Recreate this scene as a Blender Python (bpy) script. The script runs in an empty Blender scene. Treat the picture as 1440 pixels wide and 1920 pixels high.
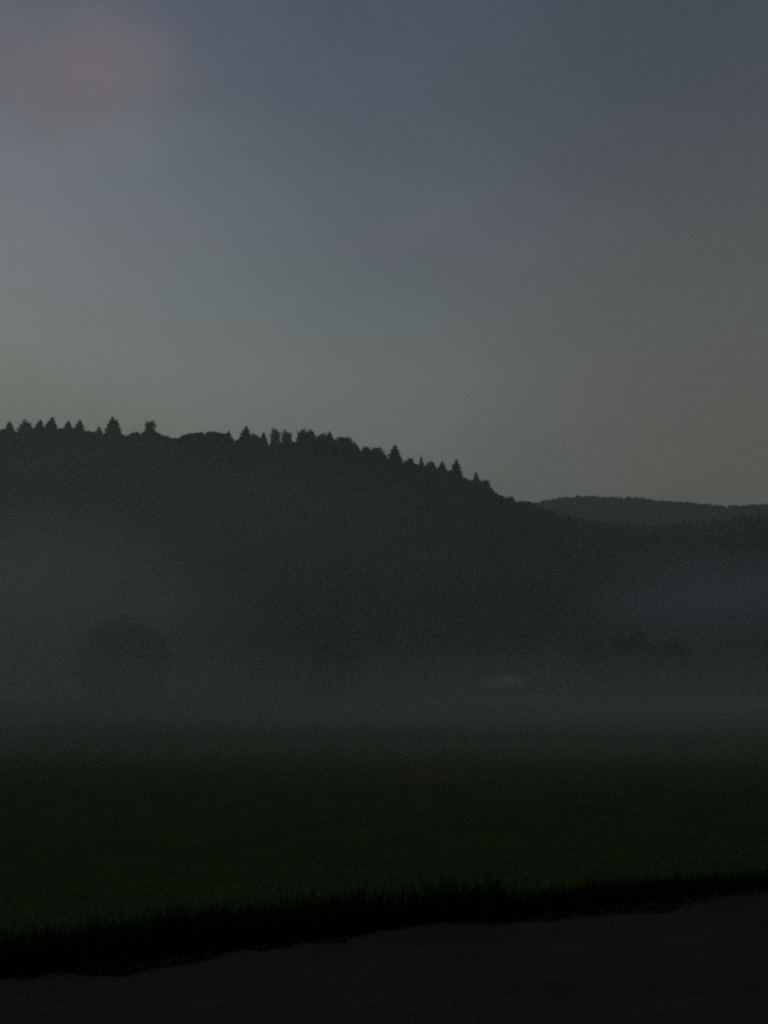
import bpy, math, random
import numpy as np
from mathutils import Vector, noise as mnoise

S = bpy.context.scene
R = math.radians
COL = S.collection

# ------------------------------------------------------------------ camera
CAM_H = 1.6
PITCH = R(10.3)
FPX = 1663.0                       # focal length in photo pixels
cam_d = bpy.data.cameras.new('camera')
cam = bpy.data.objects.new('camera', cam_d)
COL.objects.link(cam)
cam.location = (0, 0, CAM_H)
cam.rotation_euler = (R(90) + PITCH, 0, 0)
cam_d.sensor_fit = 'VERTICAL'
cam_d.sensor_height = 24
cam_d.lens = 24 * FPX / 1920
cam_d.clip_start = 0.05
cam_d.clip_end = 20000
S.camera = cam

# ------------------------------------------------------------------ render look
S.render.engine = 'CYCLES'
S.view_settings.view_transform = 'Standard'
S.view_settings.look = 'None'
S.view_settings.exposure = 0.0
S.view_settings.gamma = 1.0
S.view_settings.use_curve_mapping = False
S.cycles.filter_width = 2.4        # a soft hand-held phone picture
S.cycles.max_bounces = 5
S.cycles.diffuse_bounces = 2
S.cycles.volume_bounces = 1
S.cycles.use_denoising = False      # keeps the fine grain of a picture taken in near darkness


def lin(c):
    return tuple(((v / 255) / 12.92 if v / 255 <= 0.04045 else ((v / 255 + 0.055) / 1.055) ** 2.4) for v in c) + (1.0,)


def direction(px, py):
    """World direction of a point of the photograph (used to measure real places)."""
    x = (px - 720) / FPX
    y = (960 - py) / FPX
    v = Vector((x, math.cos(PITCH) - y * math.sin(PITCH), math.sin(PITCH) + y * math.cos(PITCH)))
    return v


# ------------------------------------------------------------------ world: dusk sky
world = bpy.data.worlds.new('World')
S.world = world
world.use_nodes = True
nt = world.node_tree
nt.nodes.clear()
N, L = nt.nodes.new, nt.links.new


def math_node(tree, op, a=None, b=None, c=None, clamp=False):
    n = tree.nodes.new('ShaderNodeMath')
    n.operation = op
    n.use_clamp = clamp
    for i, v in enumerate((a, b, c)):
        if v is None:
            continue
        if isinstance(v, (int, float)):
            n.inputs[i].default_value = v
        else:
            tree.links.new(v, n.inputs[i])
    return n.outputs[0]


def smooth_range(tree, v, a, b, lo=0.0, hi=1.0):
    n = tree.nodes.new('ShaderNodeMapRange')
    n.interpolation_type = 'SMOOTHSTEP'
    tree.links.new(v, n.inputs['Value'])
    n.inputs['From Min'].default_value = a
    n.inputs['From Max'].default_value = b
    n.inputs['To Min'].default_value = lo
    n.inputs['To Max'].default_value = hi
    return n.outputs[0]


def mix_col(tree, f, a, b, mode='MIX'):
    n = tree.nodes.new('ShaderNodeMix')
    n.data_type = 'RGBA'
    n.blend_type = mode
    for sock, v in ((n.inputs[0], f), (n.inputs[6], a), (n.inputs[7], b)):
        if isinstance(v, (int, float, tuple)):
            sock.default_value = v
        else:
            tree.links.new(v, sock)
    return n.outputs[2]


SUN_AZ, SUN_EL = R(-62), R(1.5)
tc = N('ShaderNodeTexCoord')
sep = N('ShaderNodeSeparateXYZ')
L(tc.outputs['Generated'], sep.inputs[0])
X, Y, Z = sep.outputs
hor = math_node(nt, 'SQRT', math_node(nt, 'ADD', math_node(nt, 'MULTIPLY', X, X), math_node(nt, 'MULTIPLY', Y, Y)))
hor = math_node(nt, 'MAXIMUM', hor, 0.05)
toward = math_node(nt, 'DIVIDE',
                   math_node(nt, 'ADD', math_node(nt, 'MULTIPLY', X, math.sin(SUN_AZ)), math_node(nt, 'MULTIPLY', Y, math.cos(SUN_AZ))), hor)
elev = math_node(nt, 'ARCTAN2', Z, hor)          # radians


def sky_ramp(stops):
    stops = [(a, tuple(v * (1.035 + 0.075 * max(0, 1 - a / 32)) for v in c)) for a, c in stops]
    f = nt.nodes.new('ShaderNodeMapRange')
    L(elev, f.inputs['Value'])
    f.inputs['From Min'].default_value = 0
    f.inputs['From Max'].default_value = R(60)
    r = N('ShaderNodeValToRGB')
    r.color_ramp.interpolation = 'LINEAR'
    els = r.color_ramp.elements
    els[0].position, els[0].color = stops[0][0] / 60, lin(stops[0][1])
    els[1].position, els[1].color = stops[-1][0] / 60, lin(stops[-1][1])
    for a, c in stops[1:-1]:
        e = els.new(a / 60)
        e.color = lin(c)
    L(f.outputs[0], r.inputs[0])
    return r.outputs[0]


west = sky_ramp([(0, (140, 141, 131)), (9, (138, 141, 132)), (16, (133, 139, 131)), (22, (126, 133, 133)), (29, (115, 122, 129)), (35, (101, 108, 120)), (40, (92, 98, 114)), (50, (80, 87, 104)), (60, (72, 79, 97))])
middle = sky_ramp([(0, (119, 122, 114)), (10, (117, 122, 115)), (16, (112, 119, 114)), (22, (104, 112, 113)), (29, (92, 99, 109)), (35, (84, 91, 104)), (40, (79, 86, 99)), (50, (74, 81, 96)), (60, (70, 77, 92))])
east = sky_ramp([(0, (102, 101, 95)), (10, (100, 99, 94)), (16, (94, 95, 91)), (22, (89, 92, 90)), (29, (82, 87, 91)), (35, (73, 80, 90)), (40, (66, 74, 87)), (50, (65, 72, 86)), (60, (66, 73, 88))])
f1 = smooth_range(nt, toward, 0.10, 0.50)
f2 = smooth_range(nt, toward, 0.44, 0.84)
sky = mix_col(nt, f2, mix_col(nt, f1, east, middle), west)

# physical sky, a small share of the light
nish = N('ShaderNodeTexSky')
nish.sky_type = 'NISHITA'
nish.sun_disc = False
nish.sun_elevation = SUN_EL
nish.sun_rotation = -SUN_AZ + math.pi * 0
nish.air_density = 1.2
nish.dust_density = 3.0
nscale = mix_col(nt, 1.0, nish.outputs[0], (0.05, 0.05, 0.05, 1), 'MULTIPLY')
sky = mix_col(nt, 0.04, sky, nscale)

# thin, barely visible cloud veils
warp = N('ShaderNodeTexNoise')
warp.inputs['Scale'].default_value = 6.0
warp.inputs['Detail'].default_value = 5
L(tc.outputs['Generated'], warp.inputs['Vector'])


def veil(sky, px, py, rad, soft, stretch, tilt, colour, amount, wob=0.10):
    d = direction(px, py).normalized()
    sub = N('ShaderNodeVectorMath'); sub.operation = 'SUBTRACT'
    L(tc.outputs['Generated'], sub.inputs[0]); sub.inputs[1].default_value = d
    wn = N('ShaderNodeVectorMath'); wn.operation = 'MULTIPLY_ADD'
    L(warp.outputs['Color'], wn.inputs[0]); wn.inputs[1].default_value = (wob,) * 3
    L(sub.outputs[0], wn.inputs[2])
    right = Vector((1, 0, 0)); up = d.cross(right).normalized() * -1
    right = up.cross(d) * -1
    a = right * math.cos(tilt) + up * math.sin(tilt)
    b = -right * math.sin(tilt) + up * math.cos(tilt)
    outs = []
    for ax, k in ((a, 1 / stretch), (b, 1.0)):
        dt = N('ShaderNodeVectorMath'); dt.operation = 'DOT_PRODUCT'
        L(wn.outputs[0], dt.inputs[0]); dt.inputs[1].default_value = ax
        off = -wob * 0.5 * sum(ax)
        q = math_node(nt, 'MULTIPLY', math_node(nt, 'ADD', dt.outputs['Value'], off), k)
        outs.append(math_node(nt, 'MULTIPLY', q, q))
    dist = math_node(nt, 'SQRT', math_node(nt, 'ADD', *outs))
    m = smooth_range(nt, dist, rad * (1 - soft), rad * (1 + soft), amount, 0.0)
    return mix_col(nt, m, sky, lin(colour))


sky = veil(sky, 205, 125, 0.052, 0.60, 1.35, R(5), (121, 112, 118), 0.38, 0.16)
sky = veil(sky, 130, 205, 0.046, 0.65, 1.6, R(14), (121, 113, 119), 0.45, 0.13)
sky = veil(sky, 70, 125, 0.042, 0.75, 2.6, R(8), (119, 112, 117), 0.58, 0.20)
sky = veil(sky, 25, 715, 0.034, 0.8, 1.1, 0, (138, 132, 126), 0.25, 0.06)
sky = veil(sky, 1070, 740, 0.07, 0.8, 1.3, R(40), (101, 94, 92), 0.20, 0.12)
sky = veil(sky, 740, 445, 0.016, 0.8, 6.0, R(22), (108, 114, 118), 0.2, 0.07)
sky = veil(sky, 40, 330, 0.026, 0.8, 6.0, R(14), (120, 127, 131), 0.45, 0.11)
sky = veil(sky, 1290, 350, 0.030, 0.8, 4.0, R(10), (88, 88, 92), 0.2, 0.10)

cl = N('ShaderNodeTexNoise')
cl.inputs['Scale'].default_value = 2.2
cl.inputs['Detail'].default_value = 5
cl.inputs['Roughness'].default_value = 0.5
cmap = N('ShaderNodeMapping')
cmap.inputs['Scale'].default_value = (1, 1, 2.6)
L(tc.outputs['Generated'], cmap.inputs[0])
L(cmap.outputs[0], cl.inputs['Vector'])
mod = N('ShaderNodeMapRange')
L(cl.outputs['Fac'], mod.inputs['Value'])
mod.inputs['From Min'].default_value = 0.25
mod.inputs['From Max'].default_value = 0.75
mod.inputs['To Min'].default_value = 0.90
mod.inputs['To Max'].default_value = 1.10
comb = N('ShaderNodeCombineXYZ')
for i in range(3):
    L(mod.outputs[0], comb.inputs[i])
sky = mix_col(nt, 1.0, sky, comb.outputs[0], 'MULTIPLY')
bg = N('ShaderNodeBackground')
bg.inputs['Strength'].default_value = 1.0
L(sky, bg.inputs['Color'])
wo = N('ShaderNodeOutputWorld')
L(bg.outputs[0], wo.inputs['Surface'])

# the last light of the sun, far round to the left, almost gone
sun_d = bpy.data.lights.new('sun', 'SUN')
sun_d.energy = 0.012
sun_d.angle = R(20)
sun_d.color = (1.0, 0.9, 0.78)
sun = bpy.data.objects.new('sun', sun_d)
COL.objects.link(sun)
sd = Vector((math.sin(SUN_AZ) * math.cos(R(6)), math.cos(SUN_AZ) * math.cos(R(6)), math.sin(R(6))))
sun.rotation_euler = sd.to_track_quat('Z', 'Y').to_euler()
sun.location = (0, 0, 300)


# ------------------------------------------------------------------ helpers
def tag(o, label=None, cat=None, group=None, kind=None):
    if label: o['label'] = label
    if cat: o['category'] = cat
    if group: o['group'] = group
    if kind: o['kind'] = kind
    return o


def mesh_obj(name, verts, faces, mat=None, parent=None, smooth=False):
    """faces: an (n,k) array, or a list of such arrays."""
    verts = np.asarray(verts, dtype=np.float32)
    if isinstance(faces, np.ndarray):
        faces = [faces]
    me = bpy.data.meshes.new(name)
    me.vertices.add(len(verts))
    me.vertices.foreach_set('co', verts.ravel())
    loops = np.concatenate([f.ravel() for f in faces]).astype(np.int32)
    tot = np.concatenate([np.full(len(f), f.shape[1]) for f in faces]).astype(np.int32)
    start = np.concatenate([[0], np.cumsum(tot)[:-1]]).astype(np.int32)
    me.loops.add(len(loops))
    me.loops.foreach_set('vertex_index', loops)
    me.polygons.add(len(tot))
    me.polygons.foreach_set('loop_start', start)
    if smooth:
        me.polygons.foreach_set('use_smooth', np.ones(len(tot), dtype=bool))
    me.update(calc_edges=True)
    me.validate()
    o = bpy.data.objects.new(name, me)
    COL.objects.link(o)
    if mat: me.materials.append(mat)
    if parent: o.parent = parent
    return o


def principled(name, rough=0.9, spec=0.2):
    m = bpy.data.materials.new(name)
    m.use_nodes = True
    p = m.node_tree.nodes['Principled BSDF']
    p.inputs['Roughness'].default_value = rough
    p.inputs['Specular IOR Level'].default_value = spec
    return m, m.node_tree, p


def noisy(name, a, b, scale, rough=0.9, spec=0.2, bump=0.0, detail=6, stretch=(1, 1, 1), rot=0.0, coord='Object', lo=0.35, hi=0.65):
    m, t, p = principled(name, rough, spec)
    co = t.nodes.new('ShaderNodeTexCoord')
    mp = t.nodes.new('ShaderNodeMapping')
    mp.inputs['Scale'].default_value = stretch
    mp.inputs['Rotation'].default_value = (0, 0, rot)
    t.links.new(co.outputs[coord], mp.inputs[0])
    n = t.nodes.new('ShaderNodeTexNoise')
    n.inputs['Scale'].default_value = scale
    n.inputs['Detail'].default_value = detail
    n.inputs['Roughness'].default_value = 0.65
    t.links.new(mp.outputs[0], n.inputs['Vector'])
    f = smooth_range(t, n.outputs['Fac'], lo, hi)
    c = mix_col(t, f, a + (1,), b + (1,))
    t.links.new(c, p.inputs['Base Color'])
    if bump:
        bp = t.nodes.new('ShaderNodeBump')
        bp.inputs['Strength'].default_value = bump
        bp.inputs['Distance'].default_value = 0.05
        t.links.new(n.outputs['Fac'], bp.inputs['Height'])
        t.links.new(bp.outputs[0], p.inputs['Normal'])
    return m, t, p, c


# ------------------------------------------------------------------ terrain
EDGE_K = 0.397                          # heading of the road edge
EDGE_Y = 5.93
EDGE_N = math.hypot(1, EDGE_K)


def sdist(x, y):
    """distance beyond the far edge of the road (negative on the road)"""
    return (y - EDGE_Y - EDGE_K * x) / EDGE_N


def sstep(t):
    t = np.clip(t, 0, 1)
    return t * t * (3 - 2 * t)


def slope_at(py):
    v = direction(720, py)
    return v.z / v.y


# canopy line of the wooded hill, photo pixels (x, y)
CANOPY = [(-900, 860), (-400, 800), (0, 808), (36, 810), (44, 806), (110, 804), (150, 806), (180, 810), (197, 818), (236, 819), (246, 814),
          (262, 811), (282, 806), (300, 814),
          (318, 821), (328, 822), (345, 815), (370, 811), (400, 809), (425, 814), (440, 828), (452, 821), (482, 819), (496, 824), (510, 834),
          (550, 833), (560, 828), (595, 825), (650, 826), (668, 838), (676, 850), (690, 845), (716, 850), (727, 862), (750, 862), (770, 870),
          (800, 874), (840, 882),
          (868, 894), (890, 905), (915, 914), (935, 927), (955, 939), (985, 944), (1005, 950), (1060, 966), (1130, 982), (1230, 992),
          (1330, 988), (1440, 980), (1700, 985), (2400, 1010)]
c_ang, c_slope = [], []
for px, py in CANOPY:
    v = direction(px, py)
    c_ang.append(math.degrees(math.atan2(v.x, v.y)))
    c_slope.append(v.z / math.hypot(v.x, v.y))
c_ang = np.array(c_ang); c_slope = np.array(c_slope)
RIDGE_R = 860.0


def ridge_r(th):
    """the ridge bends away from the road towards the right"""
    return RIDGE_R + 420 * sstep((np.asarray(th, dtype=float) - 7.5) / 12)


TREE_H = 11.0
a_knots = np.concatenate([[-180, -130, -80, -50], c_ang, [75, 120, 180]])
h_knots = np.concatenate([[90, 120, 200, 215], c_slope * ridge_r(c_ang) + CAM_H - TREE_H, [150, 60, 90]])
order = np.argsort(a_knots)
a_knots, h_knots = a_knots[order], h_knots[order]

FAR = [(700, 990), (900, 960), (1000, 946), (1040, 937), (1080, 932), (1130, 934), (1190, 935), (1230, 941), (1290, 945), (1340, 950),
       (1380, 951), (1440, 948), (1700, 960), (2400, 990)]
f_ang, f_slope = [], []
for px, py in FAR:
    v = direction(px, py)
    f_ang.append(math.degrees(math.atan2(v.x, v.y)))
    f_slope.append(v.z / math.hypot(v.x, v.y))
FAR_R = 1900.0
fa = np.array([-180, -120, -60, -20] + f_ang + [80, 180])
fh = np.array([230, 260, 300, 250] + [s * FAR_R + CAM_H - 7 for s in f_slope] + [260, 230])

P_D = np.array([0, 7, 10, 14, 22, 30, 50, 80, 150, 260, 400, 600, 9000])
P_Z = np.array([-0.25, -0.5, -1.3, -2.2, -3.5, -4.4, -6.0, -7.4, -9.0, -9.8, -9.5, -9.0, -9.0])


def wave(x, y, s, seed):
    return (np.sin(x / s + seed) * np.cos(y / s * 1.13 + seed * 1.7) + 0.5 * np.sin(x / s * 2.3 + y / s * 1.9 + seed * 2.1)
            + 0.3 * np.sin(x / s * 4.7 - y / s * 4.1 + seed * 3.3)) / 1.8


def ground_z(x, y):
    x = np.asarray(x, dtype=float); y = np.asarray(y, dtype=float)
    r = np.hypot(x, y)
    th = np.degrees(np.arctan2(x, y))
    s = sdist(x, y)
    # fields on both sides of the road
    d = np.where(s > 0, s + 5.5, 0)
    base = np.interp(d, P_D, P_Z) + wave(x, y, 19, 1) * 0.22 * sstep((s - 4) / 20)
    base = np.where(s <= 0.0, -0.05 - 0.25 * 0, base)
    verge = -0.03 - 0.42 * sstep(s / 1.2) - 0.25 * sstep((s - 1.0) / 1.5) * (1 - sstep((s - 2.5) / 1.5))
    near = sstep((s - 1.2) / 4)
    base = np.where(s > 0, verge * (1 - near) + base * near, base)
    back = -(s + 6.0)                    # behind the road's near edge
    base = np.where(s < -6.0, -0.05 - 0.3 * sstep(back / 1.5) + 0.02 * np.clip(back, 0, 400) + wave(x, y, 25, 4) * 0.3 * sstep(back / 20), base)
    # wooded hill
    hh = np.interp(th, a_knots, h_knots)
    rdg = ridge_r(th)
    foot = 440 + 25 * np.sin(th / 9.0)
    up = sstep((r - foot) / (rdg - foot)) ** 0.92
    down = sstep((r - rdg) / 700)
    prof = up * (1 - 0.75 * down)
    amp = up * (1 - sstep((r - rdg + 200) / 150)) + down
    hill = (hh + 9.0) * prof + wave(x, y, 60, 2) * 6 * amp
    # far range
    fhh = np.interp(th, fa, fh)
    fup = sstep((r - 1400) / (FAR_R - 1400))
    fprof = fup * (1 - 0.5 * sstep((r - FAR_R) / 1200))
    far = (fhh + 9.0) * fprof + wave(x, y, 150, 3) * 14 * fup * (1 - np.exp(-((r - FAR_R) / 150) ** 2))
    return base + np.maximum(hill, far)


m_ground, t_g, p_g, c_g = noisy('meadow_grass', (0.036, 0.061, 0.011), (0.049, 0.079, 0.015), 0.35, rough=1.0, spec=0.02, bump=0.6, detail=10)
geo = t_g.nodes.new('ShaderNodeNewGeometry')
big = t_g.nodes.new('ShaderNodeTexNoise')
big.inputs['Scale'].default_value = 0.022
big.inputs['Detail'].default_value = 4
t_g.links.new(geo.outputs['Position'], big.inputs['Vector'])
dry = smooth_range(t_g, big.outputs['Fac'], 0.50, 0.66, 0, 0.85)
c2 = mix_col(t_g, dry, c_g, (0.085, 0.062, 0.026, 1))
fine = t_g.nodes.new('ShaderNodeTexNoise')
fine.inputs['Scale'].default_value = 9
fine.inputs['Detail'].default_value = 8
t_g.links.new(geo.outputs['Position'], fine.inputs['Vector'])
c3 = mix_col(t_g, smooth_range(t_g, fine.outputs['Fac'], 0.35, 0.7, 0.0, 0.5), c2, (0.020, 0.036, 0.012, 1))
# beyond the meadow the ground is woodland floor
wood = t_g.nodes.new('ShaderNodeSeparateXYZ')
t_g.links.new(geo.outputs['Position'], wood.inputs[0])
wf = smooth_range(t_g, wood.outputs['Z'], -7.0, -2.0)
far_y = smooth_range(t_g, wood.outputs['Y'], 380, 430)
wf = math_node(t_g, 'MULTIPLY', wf, far_y)
c4 = mix_col(t_g, wf, c3, (0.022, 0.030, 0.016, 1))
sx = math_node(t_g, 'MULTIPLY', wood.outputs['X'], -EDGE_K)
ss = math_node(t_g, 'ADD', math_node(t_g, 'ADD', wood.outputs['Y'], sx), -EDGE_Y)
soil = math_node(t_g, 'MULTIPLY', smooth_range(t_g, ss, -9.0, -7.5), smooth_range(t_g, ss, 2.4, 3.4, 1.0, 0.0))
c5 = mix_col(t_g, soil, c4, (0.016, 0.013, 0.010, 1))
t_g.links.new(c5, p_g.inputs['Base Color'])

ang = np.concatenate([np.arange(-180, -32, 3.0), np.arange(-32, 32, 0.22), np.arange(32, 180, 3.0)])
rad = [0.4]
while rad[-1] < 4600:
    k = 1.035 if rad[-1] < 40 else 1.03
    rad.append(rad[-1] * k + (0.0))
rad = np.array(rad)
A, RR = np.meshgrid(np.radians(ang), rad)
GX, GY = RR * np.sin(A), RR * np.cos(A)
GZ = ground_z(GX, GY)
na, nr = len(ang), len(rad)
idx = np.arange(na * nr).reshape(nr, na)
i0 = idx[:-1, :]; i1 = idx[1:, :]
quads = np.stack([i0, np.roll(i0, -1, 1), np.roll(i1, -1, 1), i1], -1).reshape(-1, 4)[:, ::-1]
gv = np.stack([GX, GY, GZ], -1).reshape(-1, 3)
centre = np.array([[0, 0, -0.05]])
gv = np.vstack([gv, centre])
tri = np.stack([idx[0], np.roll(idx[0], -1), np.full(na, len(gv) - 1)], -1)[:, ::-1]
ground = mesh_obj('ground', gv, [quads, tri], m_ground, smooth=True)
ground['kind'] = 'structure'

# ------------------------------------------------------------------ road
m_road, t_r, p_r, c_r = noisy('worn_asphalt', (0.046, 0.035, 0.026), (0.080, 0.061, 0.047), 60, rough=0.95, spec=0.06, bump=0.35, detail=8)
co = t_r.nodes.new('ShaderNodeTexCoord')


def road_noise(scale, stretch, lo, hi, a, b):
    mp = t_r.nodes.new('ShaderNodeMapping')
    mp.inputs['Scale'].default_value = stretch
    t_r.links.new(co.outputs['Object'], mp.inputs[0])
    n = t_r.nodes.new('ShaderNodeTexNoise')
    n.inputs['Scale'].default_value = scale
    n.inputs['Detail'].default_value = 5
    t_r.links.new(mp.outputs[0], n.inputs['Vector'])
    return smooth_range(t_r, n.outputs['Fac'], lo, hi, a, b)


streak = road_noise(2.0, (0.5, 5.0, 1), 0.55, 0.72, 0.0, 0.5)      # dusty wheel streaks along the road
c_s = mix_col(t_r, streak, c_r, (0.092, 0.078, 0.066, 1))
patch = road_noise(0.9, (0.6, 1.6, 1), 0.5, 0.7, 0.0, 0.6)            # darker patched places
c_p = mix_col(t_r, patch, c_s, (0.026, 0.023, 0.019, 1))
t_r.links.new(c_p, p_r.inputs['Base Color'])

heading = math.atan(EDGE_K)
nx, ny = 700, 26
us = np.concatenate([np.linspace(-160, -10, 60), np.linspace(-9.9, 12, 500), np.linspace(12.2, 160, 60)])
vs = np.linspace(0, 1, ny)
rng = np.random.default_rng(5)
edge_wob = 0.06 * np.sin(us * 0.9 + 2) + 0.09 * np.sin(us * 2.1 + 1) + 0.05 * np.sin(us * 5.3) + 0.03 * np.sin(us * 13.7 + 2) + 0.02 * rng.standard_normal(len(us))
rv = []
for j, v in enumerate(vs):
    top = 0.06 + edge_wob
    yy = -6.0 * (1 - v) + top * v
    zz = 0.010 + 0.05 * (1 - (2 * v - 1) ** 2) * 0.6 - 0.0 * v
    zz = zz + 0.006 * np.sin(us * 3.1 + v * 7) * np.sin(v * 19 + us) - (0.055 if j in (0, ny - 1) else 0)
    rv.append(np.stack([us, yy, np.broadcast_to(zz, us.shape)], -1))
rv = np.concatenate(rv)
nu = len(us)
ri = np.arange(nu * ny).reshape(ny, nu)
rq = np.stack([ri[:-1, :-1], ri[:-1, 1:], ri[1:, 1:], ri[1:, :-1]], -1).reshape(-1, 4)
road = mesh_obj('road', rv, rq, m_road, smooth=True)
road.location = (0, EDGE_Y, 0)
road.rotation_euler = (0, 0, heading)
road['kind'] = 'structure'

# ------------------------------------------------------------------ grass and weeds
ch, sh = math.cos(heading), math.sin(heading)


def along_to_xy(u, s):
    return u * ch - s * sh, EDGE_Y + u * sh + s * ch


def blades(name, u0, u1, s0, s1, n, hmin, hmax, wid, mat, seed, dens=None, lift=0.0, hfun=None):
    g = np.random.default_rng(seed)
    u = g.uniform(u0, u1, n); s = g.uniform(s0, s1, n)
    if dens is not None:
        keep = g.random(n) < dens(u, s)
        u, s = u[keep], s[keep]
    n = len(u)
    x, y = along_to_xy(u, s)
    z = ground_z(x, y) - 0.02 + lift
    h = g.uniform(hmin, hmax, n) * (hfun(u, s) if hfun is not None else 1.0)
    az = g.uniform(0, 2 * math.pi, n)
    lean = g.uniform(0.05, 0.75, n) * h
    la = g.uniform(0, 2 * math.pi, n)
    w = wid * g.uniform(0.5, 1.4, n)
    ax, ay = np.cos(az) * w, np.sin(az) * w
    lx, ly = np.cos(la) * lean, np.sin(la) * lean
    b = np.stack([x, y, z], -1)
    side = np.stack([ax, ay, 0 * ax], -1)
    mid = b + np.stack([lx * 0.3, ly * 0.3, h * 0.6], -1)
    tip = b + np.stack([lx, ly, h * 0.95], -1)
    v = np.stack([b - side, b + side, mid + side * 0.75, mid - side * 0.75, tip], 1).reshape(-1, 3)
    k = np.arange(n)[:, None] * 5
    q = k + np.array([[0, 1, 2, 3]])
    t = k + np.array([[3, 2, 4]])
    return mesh_obj(name, v, [q, t], mat)


m_weed, *_ = noisy('dark_weeds', (0.006, 0.011, 0.004), (0.014, 0.020, 0.008), 3.0, rough=1.0, spec=0.01)
m_blade, *_ = noisy('meadow_blades', (0.020, 0.038, 0.008), (0.034, 0.054, 0.014), 2.0, rough=1.0, spec=0.02)

clump = lambda u, s: 0.5 + 0.5 * wave(u * 1.0, s * 1.0, 0.55, 7)
verge_top = lambda u, s: 0.86 + 0.34 * np.exp(-((u - 0.1) / 1.5) ** 2) - 0.22 * sstep((u - 1.2) / 1.6) + 0.34 * wave(u, s * 0.5, 0.8, 3) + 0.22 * wave(u, s, 0.21, 9)
edge_dens = lambda u, s: np.clip((s + 0.05 + 0.16 * wave(u, s * 0, 0.5, 2)) / 0.35, 0, 1) * np.clip((2.9 - s + 0.5 * wave(u, s, 0.9, 5)) / 0.7, 0, 1)
weeds = blades('verge_weeds', -16, 22, -0.15, 3.0, 260000, 0.17, 0.33, 0.005, m_weed, 11, edge_dens, hfun=verge_top)
tag(weeds, 'dark ragged strip of tall weeds along the far edge of the road', 'weeds', kind='stuff')
grass = blades('meadow_grass', -50, 70, 2.0, 60, 170000, 0.05, 0.13, 0.013, m_blade, 12,
               lambda u, s: np.clip(1.0 - s / 60, 0.0, 1) ** 1.5)
tag(grass, 'short green meadow grass sloping down beyond the dark verge', 'grass', kind='stuff')

# loose stones and grit on the ragged edge of the asphalt
g = np.random.default_rng(3)
n = 11000
u = g.uniform(-7, 9, n); s = np.where(g.random(n) < 0.35, g.normal(-0.05, 0.18, n), g.uniform(-3.2, 0, n))
x, y = along_to_xy(u, s)
zz = np.where(s < 0.0, 0.036 - 0.028 * np.abs(2 * (s + 6) / 6 - 1) ** 2, ground_z(x, y))
sz = g.uniform(0.004, 0.013, n)
oct_v = np.array([[1, 0, 0], [-1, 0, 0], [0, 1, 0], [0, -1, 0], [0, 0, .6], [0, 0, -.6]])
oct_f = np.array([[0, 2, 4], [2, 1, 4], [1, 3, 4], [3, 0, 4], [2, 0, 5], [1, 2, 5], [3, 1, 5], [0, 3, 5]])
jit = oct_v[None] * g.uniform(0.6, 1.3, (n, 6, 1)) * sz[:, None, None]
sv = (jit + np.stack([x, y, zz], -1)[:, None]).reshape(-1, 3)
sf = (np.arange(n)[:, None, None] * 6 + oct_f[None]).reshape(-1, 3)
m_grit, *_ = noisy('grit', (0.04, 0.035, 0.03), (0.07, 0.06, 0.05), 20)
grit = mesh_obj('grit', sv, sf, m_grit)
tag(grit, 'loose grit scattered over the dark road and along its ragged edge', 'grit', kind='stuff')

# ------------------------------------------------------------------ trees
m_bark, *_ = noisy('bark', (0.030, 0.024, 0.018), (0.055, 0.045, 0.035), 3.0)
m_needle, *_ = noisy('conifer_needles', (0.014, 0.026, 0.013), (0.030, 0.046, 0.022), 0.6, rough=0.95, spec=0.05)
m_leaf, *_ = noisy('broad_leaves', (0.022, 0.036, 0.014), (0.042, 0.058, 0.024), 0.5, rough=0.95, spec=0.05)
m_rust, *_ = noisy('reddish_leaves', (0.055, 0.026, 0.018), (0.085, 0.044, 0.028), 0.5, rough=0.95, spec=0.05)


def tapered(pts, radii, k=6):
    """a tapered limb through pts"""
    v, f = [], []
    for i, (p, r) in enumerate(zip(pts, radii)):
        d = (Vector(pts[min(i + 1, len(pts) - 1)]) - Vector(pts[max(i - 1, 0)])).normalized()
        a = d.orthogonal().normalized(); b = d.cross(a)
        for j in range(k):
            t = 2 * math.pi * j / k
            v.append(tuple(Vector(p) + a * math.cos(t) * r + b * math.sin(t) * r))
    for i in range(len(pts) - 1):
        for j in range(k):
            f.append((i * k + j, i * k + (j + 1) % k, (i + 1) * k + (j + 1) % k, (i + 1) * k + j))
    return np.array(v), np.array(f)


def join(parts):
    vs_, fs_, o = [], [], 0
    for v, f in parts:
        vs_.append(v); fs_.append(f + o); o += len(v)
    return np.concatenate(vs_), np.concatenate(fs_)


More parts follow.
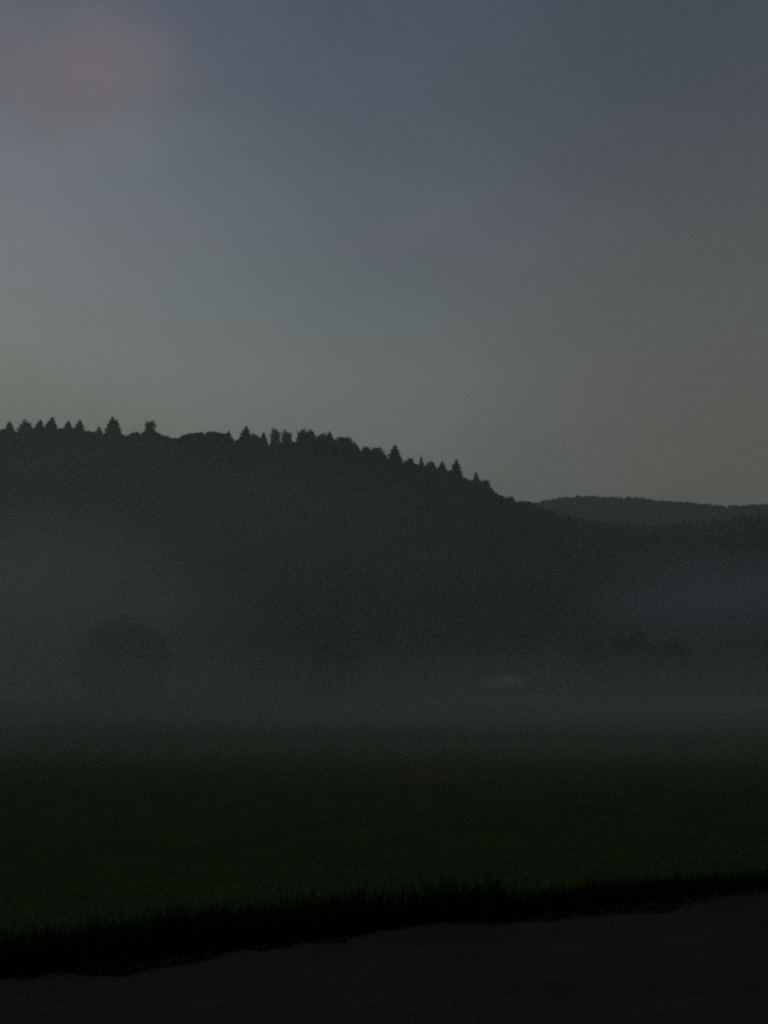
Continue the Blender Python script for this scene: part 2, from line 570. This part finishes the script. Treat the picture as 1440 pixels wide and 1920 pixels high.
def conifer(height, width, seed, sparse=1.0, twin=None, lean=0.0, mat=None, loc=(0, 0, 0), name='conifer'):
    g = np.random.default_rng(seed)
    t = bpy.data.objects.new(name, None)
    COL.objects.link(t); t.location = loc
    t.empty_display_size = 1
    tops = [(0.0, height, width)] + ([twin] if twin else [])
    tv, cf = [], []
    crown = []
    for (ox, hh, ww) in tops:
        pts = [(ox * f + lean * hh * f * f, 0, hh * f) for f in (0, 0.2, 0.45, 0.7, 0.9, 1.0)]
        rr = [hh * 0.020 * (1.02 - f) + 0.03 for f in (0, 0.2, 0.45, 0.7, 0.9, 1.0)]
        tv.append(tapered(pts, rr))
        n = int(900 * sparse)
        f = 0.12 + 0.87 * g.random(n) ** 0.85
        reach = ww * 0.5 * (1 - f) ** 0.68 * (0.72 + 0.28 * np.sin(f * 46 + seed)) * g.uniform(0.45, 1.18, n) + 0.12
        reach *= np.where(f < 0.25, 0.85, 1.0)
        az = g.uniform(0, 2 * math.pi, n)
        # asymmetric sides
        reach *= 1 + 0.16 * np.cos(az + seed) + 0.10 * np.sin(3 * az + seed * 2)
        x0 = ox * f + lean * hh * f * f
        z0 = hh * f
        d = np.stack([np.cos(az), np.sin(az), 0 * az], -1)
        s_ = np.stack([-np.sin(az), np.cos(az), 0 * az], -1)
        base = np.stack([x0, 0 * x0, z0], -1)
        wq = reach * g.uniform(0.22, 0.42, n) + 0.1
        droop = reach * g.uniform(0.15, 0.45, n)
        th = hh * 0.035 * g.uniform(0.6, 1.6, n)
        up = np.array([0, 0, 1.0])
        p0 = base + up * th[:, None] * 0.5
        p1 = base + d * (reach * 0.6)[:, None] + s_ * wq[:, None] - up * (droop * 0.5)[:, None]
        p2 = base + d * reach[:, None] - up * (droop * 0.8)[:, None]
        p3 = base + d * (reach * 0.6)[:, None] - s_ * wq[:, None] - up * (droop * 0.5)[:, None]
        p4 = base + d * (reach * 0.45)[:, None] - up * (th * 1.8 + droop)[:, None]
        v = np.stack([p0, p1, p2, p3, p4], 1).reshape(-1, 3)
        k = np.arange(n)[:, None] * 5
        q = np.concatenate([k + np.array([[0, 1, 2, 3]]), k + np.array([[0, 2, 4, 4]])])[:n]
        tri_ = np.concatenate([k + np.array([[0, 1, 2]]), k + np.array([[0, 2, 3]]), k + np.array([[0, 2, 4]]), k + np.array([[1, 4, 3]])])
        crown.append((v, tri_))
    v, f_ = join(tv)
    mesh_obj('trunk', v, f_, m_bark, t, smooth=True)
    v, f_ = join(crown)
    mesh_obj('crown', v, f_, mat or m_needle, t)
    return t


def broadleaf(height, width, seed, lobes=7, mat=None, loc=(0, 0, 0), base=0.22, leaf=0.45, n=2600, ragged=0.25, name='broadleaf_tree', flat=1.0):
    g = np.random.default_rng(seed)
    t = bpy.data.objects.new(name, None)
    COL.objects.link(t); t.location = loc
    cz, rz, rx = height * (base + 1) / 2, height * (1 - base) / 2, width / 2
    cen, radl = [], []
    for i in range(lobes):
        a = g.uniform(0, 2 * math.pi); q = g.uniform(0.2, 0.66)
        e = -0.75 + 1.5 * (i + 0.5) / lobes + g.uniform(-0.12, 0.12)
        w = math.sqrt(max(0.1, 1 - abs(e) ** (2.6 * flat)))
        cen.append((math.cos(a) * q * rx * w, math.sin(a) * q * rx * w, cz + e * rz * 0.82))
        radl.append(g.uniform(0.30, 0.46) * min(rx, rz) * 1.15)
    cen.append((0, 0, cz)); radl.append(min(rx, rz) * 0.62)
    cen.append((g.uniform(-.15, .15) * rx, 0, height - 0.26 * min(rx, rz) - 0.1)); radl.append(0.26 * min(rx, rz))
    cen = np.array(cen); radl = np.array(radl)
    # trunk and limbs
    parts = [tapered([(0, 0, 0), (0.1, 0, height * 0.15), (0, 0.1, height * 0.4), (0, 0, height * 0.72)],
                     [height * 0.026, height * 0.02, height * 0.014, 0.05])]
    for c in cen[:-2]:
        z0 = height * g.uniform(0.15, 0.4)
        parts.append(tapered([(0, 0, z0), (c[0] * 0.5, c[1] * 0.5, z0 + (c[2] - z0) * 0.55), tuple(c)], [height * 0.010, height * 0.006, 0.03], 5))
    v, f_ = join(parts)
    mesh_obj('trunk', v, f_, m_bark, t, smooth=True)
    d = g.standard_normal((n, 3)); d /= np.linalg.norm(d, axis=1)[:, None]
    ph = g.uniform(0, 6.28, 6)
    bump = 1.35 * (0.13 * np.sin(d[:, 0] * 4.1 + ph[0]) * np.cos(d[:, 2] * 3.7 + ph[1]) + 0.10 * np.sin(d[:, 1] * 6.3 + d[:, 0] * 3 + ph[2])
            + 0.09 * np.sin(d[:, 2] * 8.5 + d[:, 0] * 7 + ph[3]) + 0.05 * np.sin(d[:, 0] * 15 + d[:, 2] * 12 + ph[4]))
    shell = 1 + bump - 0.10
    # squarer than a ball, flatter below
    sq = (np.abs(d[:, 0]) ** 2.8 + np.abs(d[:, 1]) ** 2.8 + np.abs(d[:, 2]) ** 2.8) ** (-1 / 2.8)
    rr = shell * (0.80 + 0.20 * sq) * g.random(n) ** 0.22 * (1 + ragged * 0.22 * g.standard_normal(n))
    p = np.stack([d[:, 0] * rx, d[:, 1] * rx, d[:, 2] * rz], -1) * rr[:, None] + np.array([0, 0, cz])
    nn = d + g.standard_normal((n, 3)) * 0.7
    nn /= np.linalg.norm(nn, axis=1)[:, None]
    a = np.cross(nn, np.array([0.3, 0.2, 1.0])); a /= np.linalg.norm(a, axis=1)[:, None]
    b = np.cross(nn, a)
    sz = leaf * g.uniform(0.5, 1.5, n)[:, None]
    el = g.uniform(0.5, 1.0, n)[:, None]
    v = np.stack([p - a * sz, p - b * sz * el, p + a * sz, p + b * sz * el], 1).reshape(-1, 3)
    q = np.arange(n)[:, None] * 4 + np.array([[0, 1, 2, 3]])
    mesh_obj('crown', v, q, mat or m_leaf, t)
    return t


def place(px, tip_py, dist):
    """real ground place and height of a tree whose tip is seen there"""
    v = direction(px, tip_py)
    k = dist / math.hypot(v.x, v.y)
    x, y = v.x * k, v.y * k
    z = float(ground_z(x, y))
    return (x, y, z - 0.3), CAM_H + v.z * k - z + 0.3


PXM = 1 / FPX * 1.0
# kind, x, tip y, width px, distance offset, label, options
RIDGE = [
    ('c', 18, 789, 26, 0, 'blunt dark conifer on the skyline, nearest the left edge of the picture', {}),
    ('b', 50, 790, 24, 4, 'wide round topped dark tree second from the left on the skyline', {}),
    ('c', 76, 786, 24, -3, 'dark conifer touching the right side of the wide round topped tree at far left', {}),
    ('c', 99, 781, 30, 2, 'tallest pointed conifer of the tight row at the left end of the ridge', {}),
    ('c', 129, 788, 34, 0, 'broad low spreading conifer just right of the tall pointed one on the left ridge', {}),
    ('c', 150, 786, 18, 3, 'narrow pointed conifer that ends the tight row at the left of the ridge', {}),
    ('c', 186, 799, 13, 0, 'very small lone conifer left of the tallest twin topped tree', {'sparse': 0.7}),
    ('c', 211, 781, 34, -2, 'tallest tree of the ridge, a dark conifer with two joined tops', {'twin': (4.0, 0.86, 13.0)}),
    ('b', 282, 789, 18, 0, 'rounded tree standing alone on the smooth knoll', {}),
    ('c', 429, 807, 17, 0, 'small conifer on the right end of the long smooth hump', {'sparse': 0.8}),
    ('c', 462, 798, 32, -2, 'sharply pointed conifer just right of the notch beside the smooth hump', {}),
    ('b', 478, 815, 18, 3, 'low bushy tree at the right foot of the sharply pointed conifer', {}),
    ('c', 494, 809, 12, 0, 'thin needle shaped conifer left of the first reddish tree', {'sparse': 0.8}),
    ('r', 517, 803, 18, -1, 'taller reddish brown tree with an uneven top right of the thin conifer', {}),
    ('r', 538, 807, 20, 2, 'shorter reddish brown tree left of the flat topped green tree', {}),
    ('b', 567, 805, 19, 0, 'left half of the flat topped pair of dense green trees', {}),
    ('b', 581, 806, 18, 3, 'right half of the flat topped pair of dense green trees', {}),
    ('b', 603, 814, 24, -2, 'rounded green tree leaning against the reddish pointed one', {}),
    ('c', 618, 808, 17, 1, 'pointed reddish tree between two rounded green crowns', {'mat': m_rust}),
    ('b', 645, 819, 34, 0, 'wide dome shaped tree where the ridge starts to fall', {}),
    ('c', 665, 828, 16, 3, 'small conifer half hidden behind the wide dome shaped tree', {'sparse': 0.8}),
    ('b', 686, 837, 14, 0, 'small knobbly tree at the left of the low cluster below the dome shaped tree', {}),
    ('b', 706, 839, 24, 2, 'low round tree just left of the tall shaggy conifer on the slope', {}),
    ('c', 741, 833, 28, -2, 'tall shaggy conifer standing highest on the falling slope', {}),
    ('b', 768, 859, 15, 0, 'small round tree at the right foot of the tall shaggy conifer', {}),
    ('c', 790, 855, 11, 4, 'thin see through young tree on the falling slope', {'sparse': 0.35}),
    ('b', 807, 866, 16, 0, 'small bushy tree between the thin young tree and the dark broad conifer', {}),
    ('c', 829, 864, 28, -2, 'dark broad conifer with a blunt top low on the falling slope', {}),
    ('c', 856, 861, 23, 0, 'sharp conifer, last green pointed tree down the slope', {}),
    ('c', 893, 884, 17, 0, 'small reddish pointed tree near the bottom of the ridge', {'sparse': 0.6, 'mat': m_rust}),
    ('r', 908, 900, 18, 2, 'low reddish brown bushy tree right under the small reddish pointed one', {}),
    ('r', 955, 931, 20, 0, 'round reddish bush at the foot of the ridge before the far hills', {}),
    ('b', 985, 940, 26, 6, 'low dark green tree in the dip where the ridge meets the far hills', {}),
]
GR = 'trees standing out on the ridge skyline'
for i, (k, px, py, w, doff, label, opt) in enumerate(RIDGE):
    loc, h = place(px, py, RIDGE_R - 12 + doff)
    wm = w / FPX * RIDGE_R
    shown = max(6, np.interp(px, [c[0] for c in CANOPY], [c[1] for c in CANOPY]) + 3 - py) / FPX * RIDGE_R
    if k == 'c':
        full = min(1.5 * wm * (h / shown) ** 0.65, h * 1.05)
        if 'twin' in opt:
            ox, fh_, ww = opt['twin']
            opt = dict(opt, twin=(ox, h - 2.6, full * 0.75))
        t = conifer(h, full, 100 + i, loc=loc, **opt)
    else:
        t = broadleaf(h, wm * 1.15, 200 + i, lobes=11, mat=m_rust if k == 'r' else m_leaf, loc=loc,
                      base=max(0.08, 1 - 2.3 * shown / h), leaf=0.5, n=3000, ragged=0.3, flat=1.3)
    t.rotation_euler = (0, 0, 0)
    tag(t, label, 'tree', GR)

# trees at the foot of the hill, looming in the mist
MISTY = [
    (194, 1184, 70, 402, 'left tree of the dark clump looming in the mist at left', 'left clump of trees in the mist'),
    (238, 1150, 112, 408, 'tallest middle tree of the dark clump looming in the mist at left', 'left clump of trees in the mist'),
    (284, 1188, 66, 400, 'right tree of the dark clump looming in the mist at left', 'left clump of trees in the mist'),
    (612, 1216, 60, 415, 'left tree of the faint low pair near the middle of the meadow edge', 'middle pair of trees in the mist'),
    (652, 1224, 50, 418, 'right tree of the faint low pair near the middle of the meadow edge', 'middle pair of trees in the mist'),
    (1100, 1212, 62, 436, 'leftmost tree of the dark row under the misty valley at right', 'right row of trees in the mist'),
    (1150, 1203, 76, 444, 'second tree from the left in the dark row under the misty valley', 'right row of trees in the mist'),
    (1208, 1196, 80, 440, 'third tree from the left in the dark row under the misty valley', 'right row of trees in the mist'),
    (1262, 1206, 60, 432, 'rightmost tree of the dark row under the misty valley at right', 'right row of trees in the mist'),
]
for i, (px, py, w, d, label, grp) in enumerate(MISTY):
    loc, h = place(px, py, d)
    t = broadleaf(h, w / FPX * d * 1.05, 400 + i, lobes=12, loc=loc, base=0.06, leaf=0.7, n=9000, ragged=0.35, flat=1.2)
    tag(t, label, 'tree', grp)


# ------------------------------------------------------------------ forests
def rough_line(th):
    """the two knolls on the ridge are smooth, the rest of the canopy is uneven"""
    a = np.degrees(np.arctan2(np.array([236, 262, 420, 445]) - 720, FPX))
    return np.interp(th, a, [1, 0.25, 0.25, 1])


def forest(name, a0, a1, r0, r1, n, hlo, hhi, wid, seed, cap=None, tiers=3, k=6, mat=None):
    g = np.random.default_rng(seed)
    th = g.uniform(a0, a1, n)
    r = np.sqrt(g.uniform(r0 ** 2, r1 ** 2, n))
    x, y = r * np.sin(np.radians(th)), r * np.cos(np.radians(th))
    z = ground_z(x, y)
    h = g.uniform(hlo, hhi, n)
    if cap is not None:
        lim = CAM_H + cap(th) * r - z + g.normal(0, 0.8, n) * rough_line(th)
        near_ridge = r > (ridge_r(th) - 150)
        h = np.where(near_ridge, np.minimum(h, lim), h)
    keep = h > 2.5
    x, y, z, h = x[keep], y[keep], z[keep], h[keep]
    n = len(x)
    vs_, fs_ = [], []
    off = 0
    conif = g.random(n) < 0.6
    w = wid * g.uniform(0.7, 1.25, n) * np.where(conif, 0.85, 1.25)
    for ti in range(tiers):
        f0 = 0.1 + 0.8 * ti / tiers
        f1 = np.minimum(1.0, f0 + 1.25 / tiers) * np.ones(n)
        f1 = np.where(ti == tiers - 1, 1.0, f1)
        rr = w * np.where(conif, (1 - f0) ** 0.8, np.sqrt(max(0.05, 1 - (f0 * 1.5 - 0.6) ** 2)) * 0.8)
        an = np.arange(k)[None, :] * 2 * math.pi / k + g.uniform(0, 6.28, (n, 1))
        rad_ = rr[:, None] * g.uniform(0.6, 1.3, (n, k))
        ring = np.stack([x[:, None] + np.cos(an) * rad_, y[:, None] + np.sin(an) * rad_,
                         (z + h * f0)[:, None] + h[:, None] * g.uniform(-0.06, 0.06, (n, k))], -1)
        fat = np.where(conif, 0.05, 0.45)
        ring2 = np.stack([x[:, None] + np.cos(an + .5) * rad_ * fat[:, None], y[:, None] + np.sin(an + .5) * rad_ * fat[:, None],
                          (z + h * f1 * 0.96)[:, None] + 0 * an], -1)
        tipv = np.stack([x, y, z + h * f1], -1)[:, None]
        v = np.concatenate([ring, ring2, tipv], 1).reshape(-1, 3)
        b = np.arange(n)[:, None] * (2 * k + 1) + off
        for j in range(k):
            j2 = (j + 1) % k
            fs_.append(b + np.array([[j, j2, k + j]])); fs_.append(b + np.array([[j2, k + j2, k + j]]))
            fs_.append(b + np.array([[k + j, k + j2, 2 * k]]))
        vs_.append(v); off += len(v)
    return mesh_obj(name, np.concatenate(vs_), np.concatenate(fs_), mat)


m_forest, *_ = noisy('hillside_forest', (0.012, 0.022, 0.011), (0.034, 0.044, 0.022), 0.06, rough=0.95, spec=0.03, detail=8)
cap = lambda th: np.interp(th, c_ang, c_slope)
fo = forest('forest', -31, 31, 455, 1310, 13000, 9, 17, 3.6, 21, cap)
fo.data.materials.append(m_forest)
tag(fo, 'dense dark wood covering the near hillside under the ridge', 'forest', kind='stuff')
fr = forest('forest', 2, 34, 1500, 1925, 6500, 7, 10, 5.0, 22, tiers=2, k=5)
fr.data.materials.append(m_forest)
tag(fr, 'smooth blue grey wood covering the far hills at right', 'forest', kind='stuff')


# ------------------------------------------------------------------ air: haze and mist
def volume_material(name, density, colour=(0.95, 1.0, 0.87), shaped=False, noise_scale=2.0, low=0.35):
    m = bpy.data.materials.new(name)
    m.use_nodes = True
    t = m.node_tree
    t.nodes.clear()
    out = t.nodes.new('ShaderNodeOutputMaterial')
    pv = t.nodes.new('ShaderNodeVolumePrincipled')
    pv.inputs['Color'].default_value = colour + (1,)
    pv.inputs['Density'].default_value = density
    t.links.new(pv.outputs[0], out.inputs['Volume'])
    if shaped:
        co = t.nodes.new('ShaderNodeTexCoord')
        ln = t.nodes.new('ShaderNodeVectorMath'); ln.operation = 'LENGTH'
        t.links.new(co.outputs['Object'], ln.inputs[0])
        fall = smooth_range(t, ln.outputs['Value'], 0.15, 0.98, 1.0, 0.0)
        ns = t.nodes.new('ShaderNodeTexNoise')
        ns.inputs['Scale'].default_value = noise_scale
        ns.inputs['Detail'].default_value = 3
        t.links.new(co.outputs['Object'], ns.inputs['Vector'])
        nm = smooth_range(t, ns.outputs['Fac'], 0.3, 0.7, low, 1.5)
        d = math_node(t, 'MULTIPLY', math_node(t, 'MULTIPLY', fall, nm), density)
        t.links.new(d, pv.inputs['Density'])
    return m


HAZE_DENSITY = 0.00036
hz_v = np.array([[sx * 4700, sy * 4700, zz] for sx in (-1, 1) for sy in (-1, 1) for zz in (-13, 395)], dtype=float)
hz_f = np.array([[0, 1, 3, 2], [4, 6, 7, 5], [0, 4, 5, 1], [2, 3, 7, 6], [0, 2, 6, 4], [1, 5, 7, 3]])
haze = mesh_obj('haze', hz_v, hz_f, volume_material('haze_air', HAZE_DENSITY))
tag(haze, 'thin even dusk haze filling the whole valley air', 'haze', kind='stuff')


def sphere_mesh(nseg=32, nring=16):
    v, f = [(0, 0, 1)], []
    for i in range(1, nring):
        for j in range(nseg):
            a, b = math.pi * i / nring, 2 * math.pi * j / nseg
            v.append((math.sin(a) * math.cos(b), math.sin(a) * math.sin(b), math.cos(a)))
    v.append((0, 0, -1))
    tri_ = [(0, 1 + j, 1 + (j + 1) % nseg) for j in range(nseg)]
    last = len(v) - 1
    b0 = 1 + (nring - 2) * nseg
    tri_ += [(last, b0 + (j + 1) % nseg, b0 + j) for j in range(nseg)]
    q = []
    for i in range(nring - 2):
        for j in range(nseg):
            a = 1 + i * nseg
            q.append((a + j, a + nseg + j, a + nseg + (j + 1) % nseg, a + (j + 1) % nseg))
    return np.array(v, dtype=float), [np.array(q), np.array(tri_)]


SV, SF = sphere_mesh()


def mist(px, py, dist, radii, density, label, nscale=1.6, low=0.35, colour=(0.95, 1.0, 0.87), rot=0.0):
    v = direction(px, py)
    k = dist / math.hypot(v.x, v.y)
    o = mesh_obj('mist', SV, SF, volume_material('mist_bank', density, colour, True, nscale, low))
    o.location = (v.x * k, v.y * k, CAM_H + v.z * k)
    o.scale = radii
    o.rotation_euler = (0, 0, rot)
    tag(o, label, 'mist', 'banks of mist in the valley', kind='stuff')
    return o


mist(700, 1330, 200, (520, 165, 26), 0.0024, 'low pale layer of ground mist lying over the meadow', 2.4, 0.6)
mist(760, 1388, 112, (290, 96, 11), 0.0027, 'thin near edge of the ground mist creeping over the green meadow', 2.6, 0.4)
mist(230, 1100, 450, (470, 175, 125), 0.0020, 'thin wide veil of mist before the wooded hillside', 1.8, 0.6)
mist(-80, 1190, 400, (150, 130, 66), 0.0115, 'brighter bank of mist at the left edge in front of the hill', 1.6, 0.6)
mist(1370, 1120, 500, (115, 110, 34), 0.0044, 'bluish bank of mist in the side valley at right', 1.8, 0.5, (0.90, 0.94, 1.0))
mist(1185, 1245, 370, (75, 32, 20), 0.0018, 'soft drift of mist veiling the dark tree row at right', 2.0, 0.6)
mist(948, 1279, 300, (10, 6, 3.0), 0.10, 'small pale wisp of mist floating above the meadow right of centre', 2.5, 0.6)
mist(0, 930, 640, (300, 100, 110), 0.0020, 'thin high veil of mist before the upper left hillside', 1.5, 0.6)
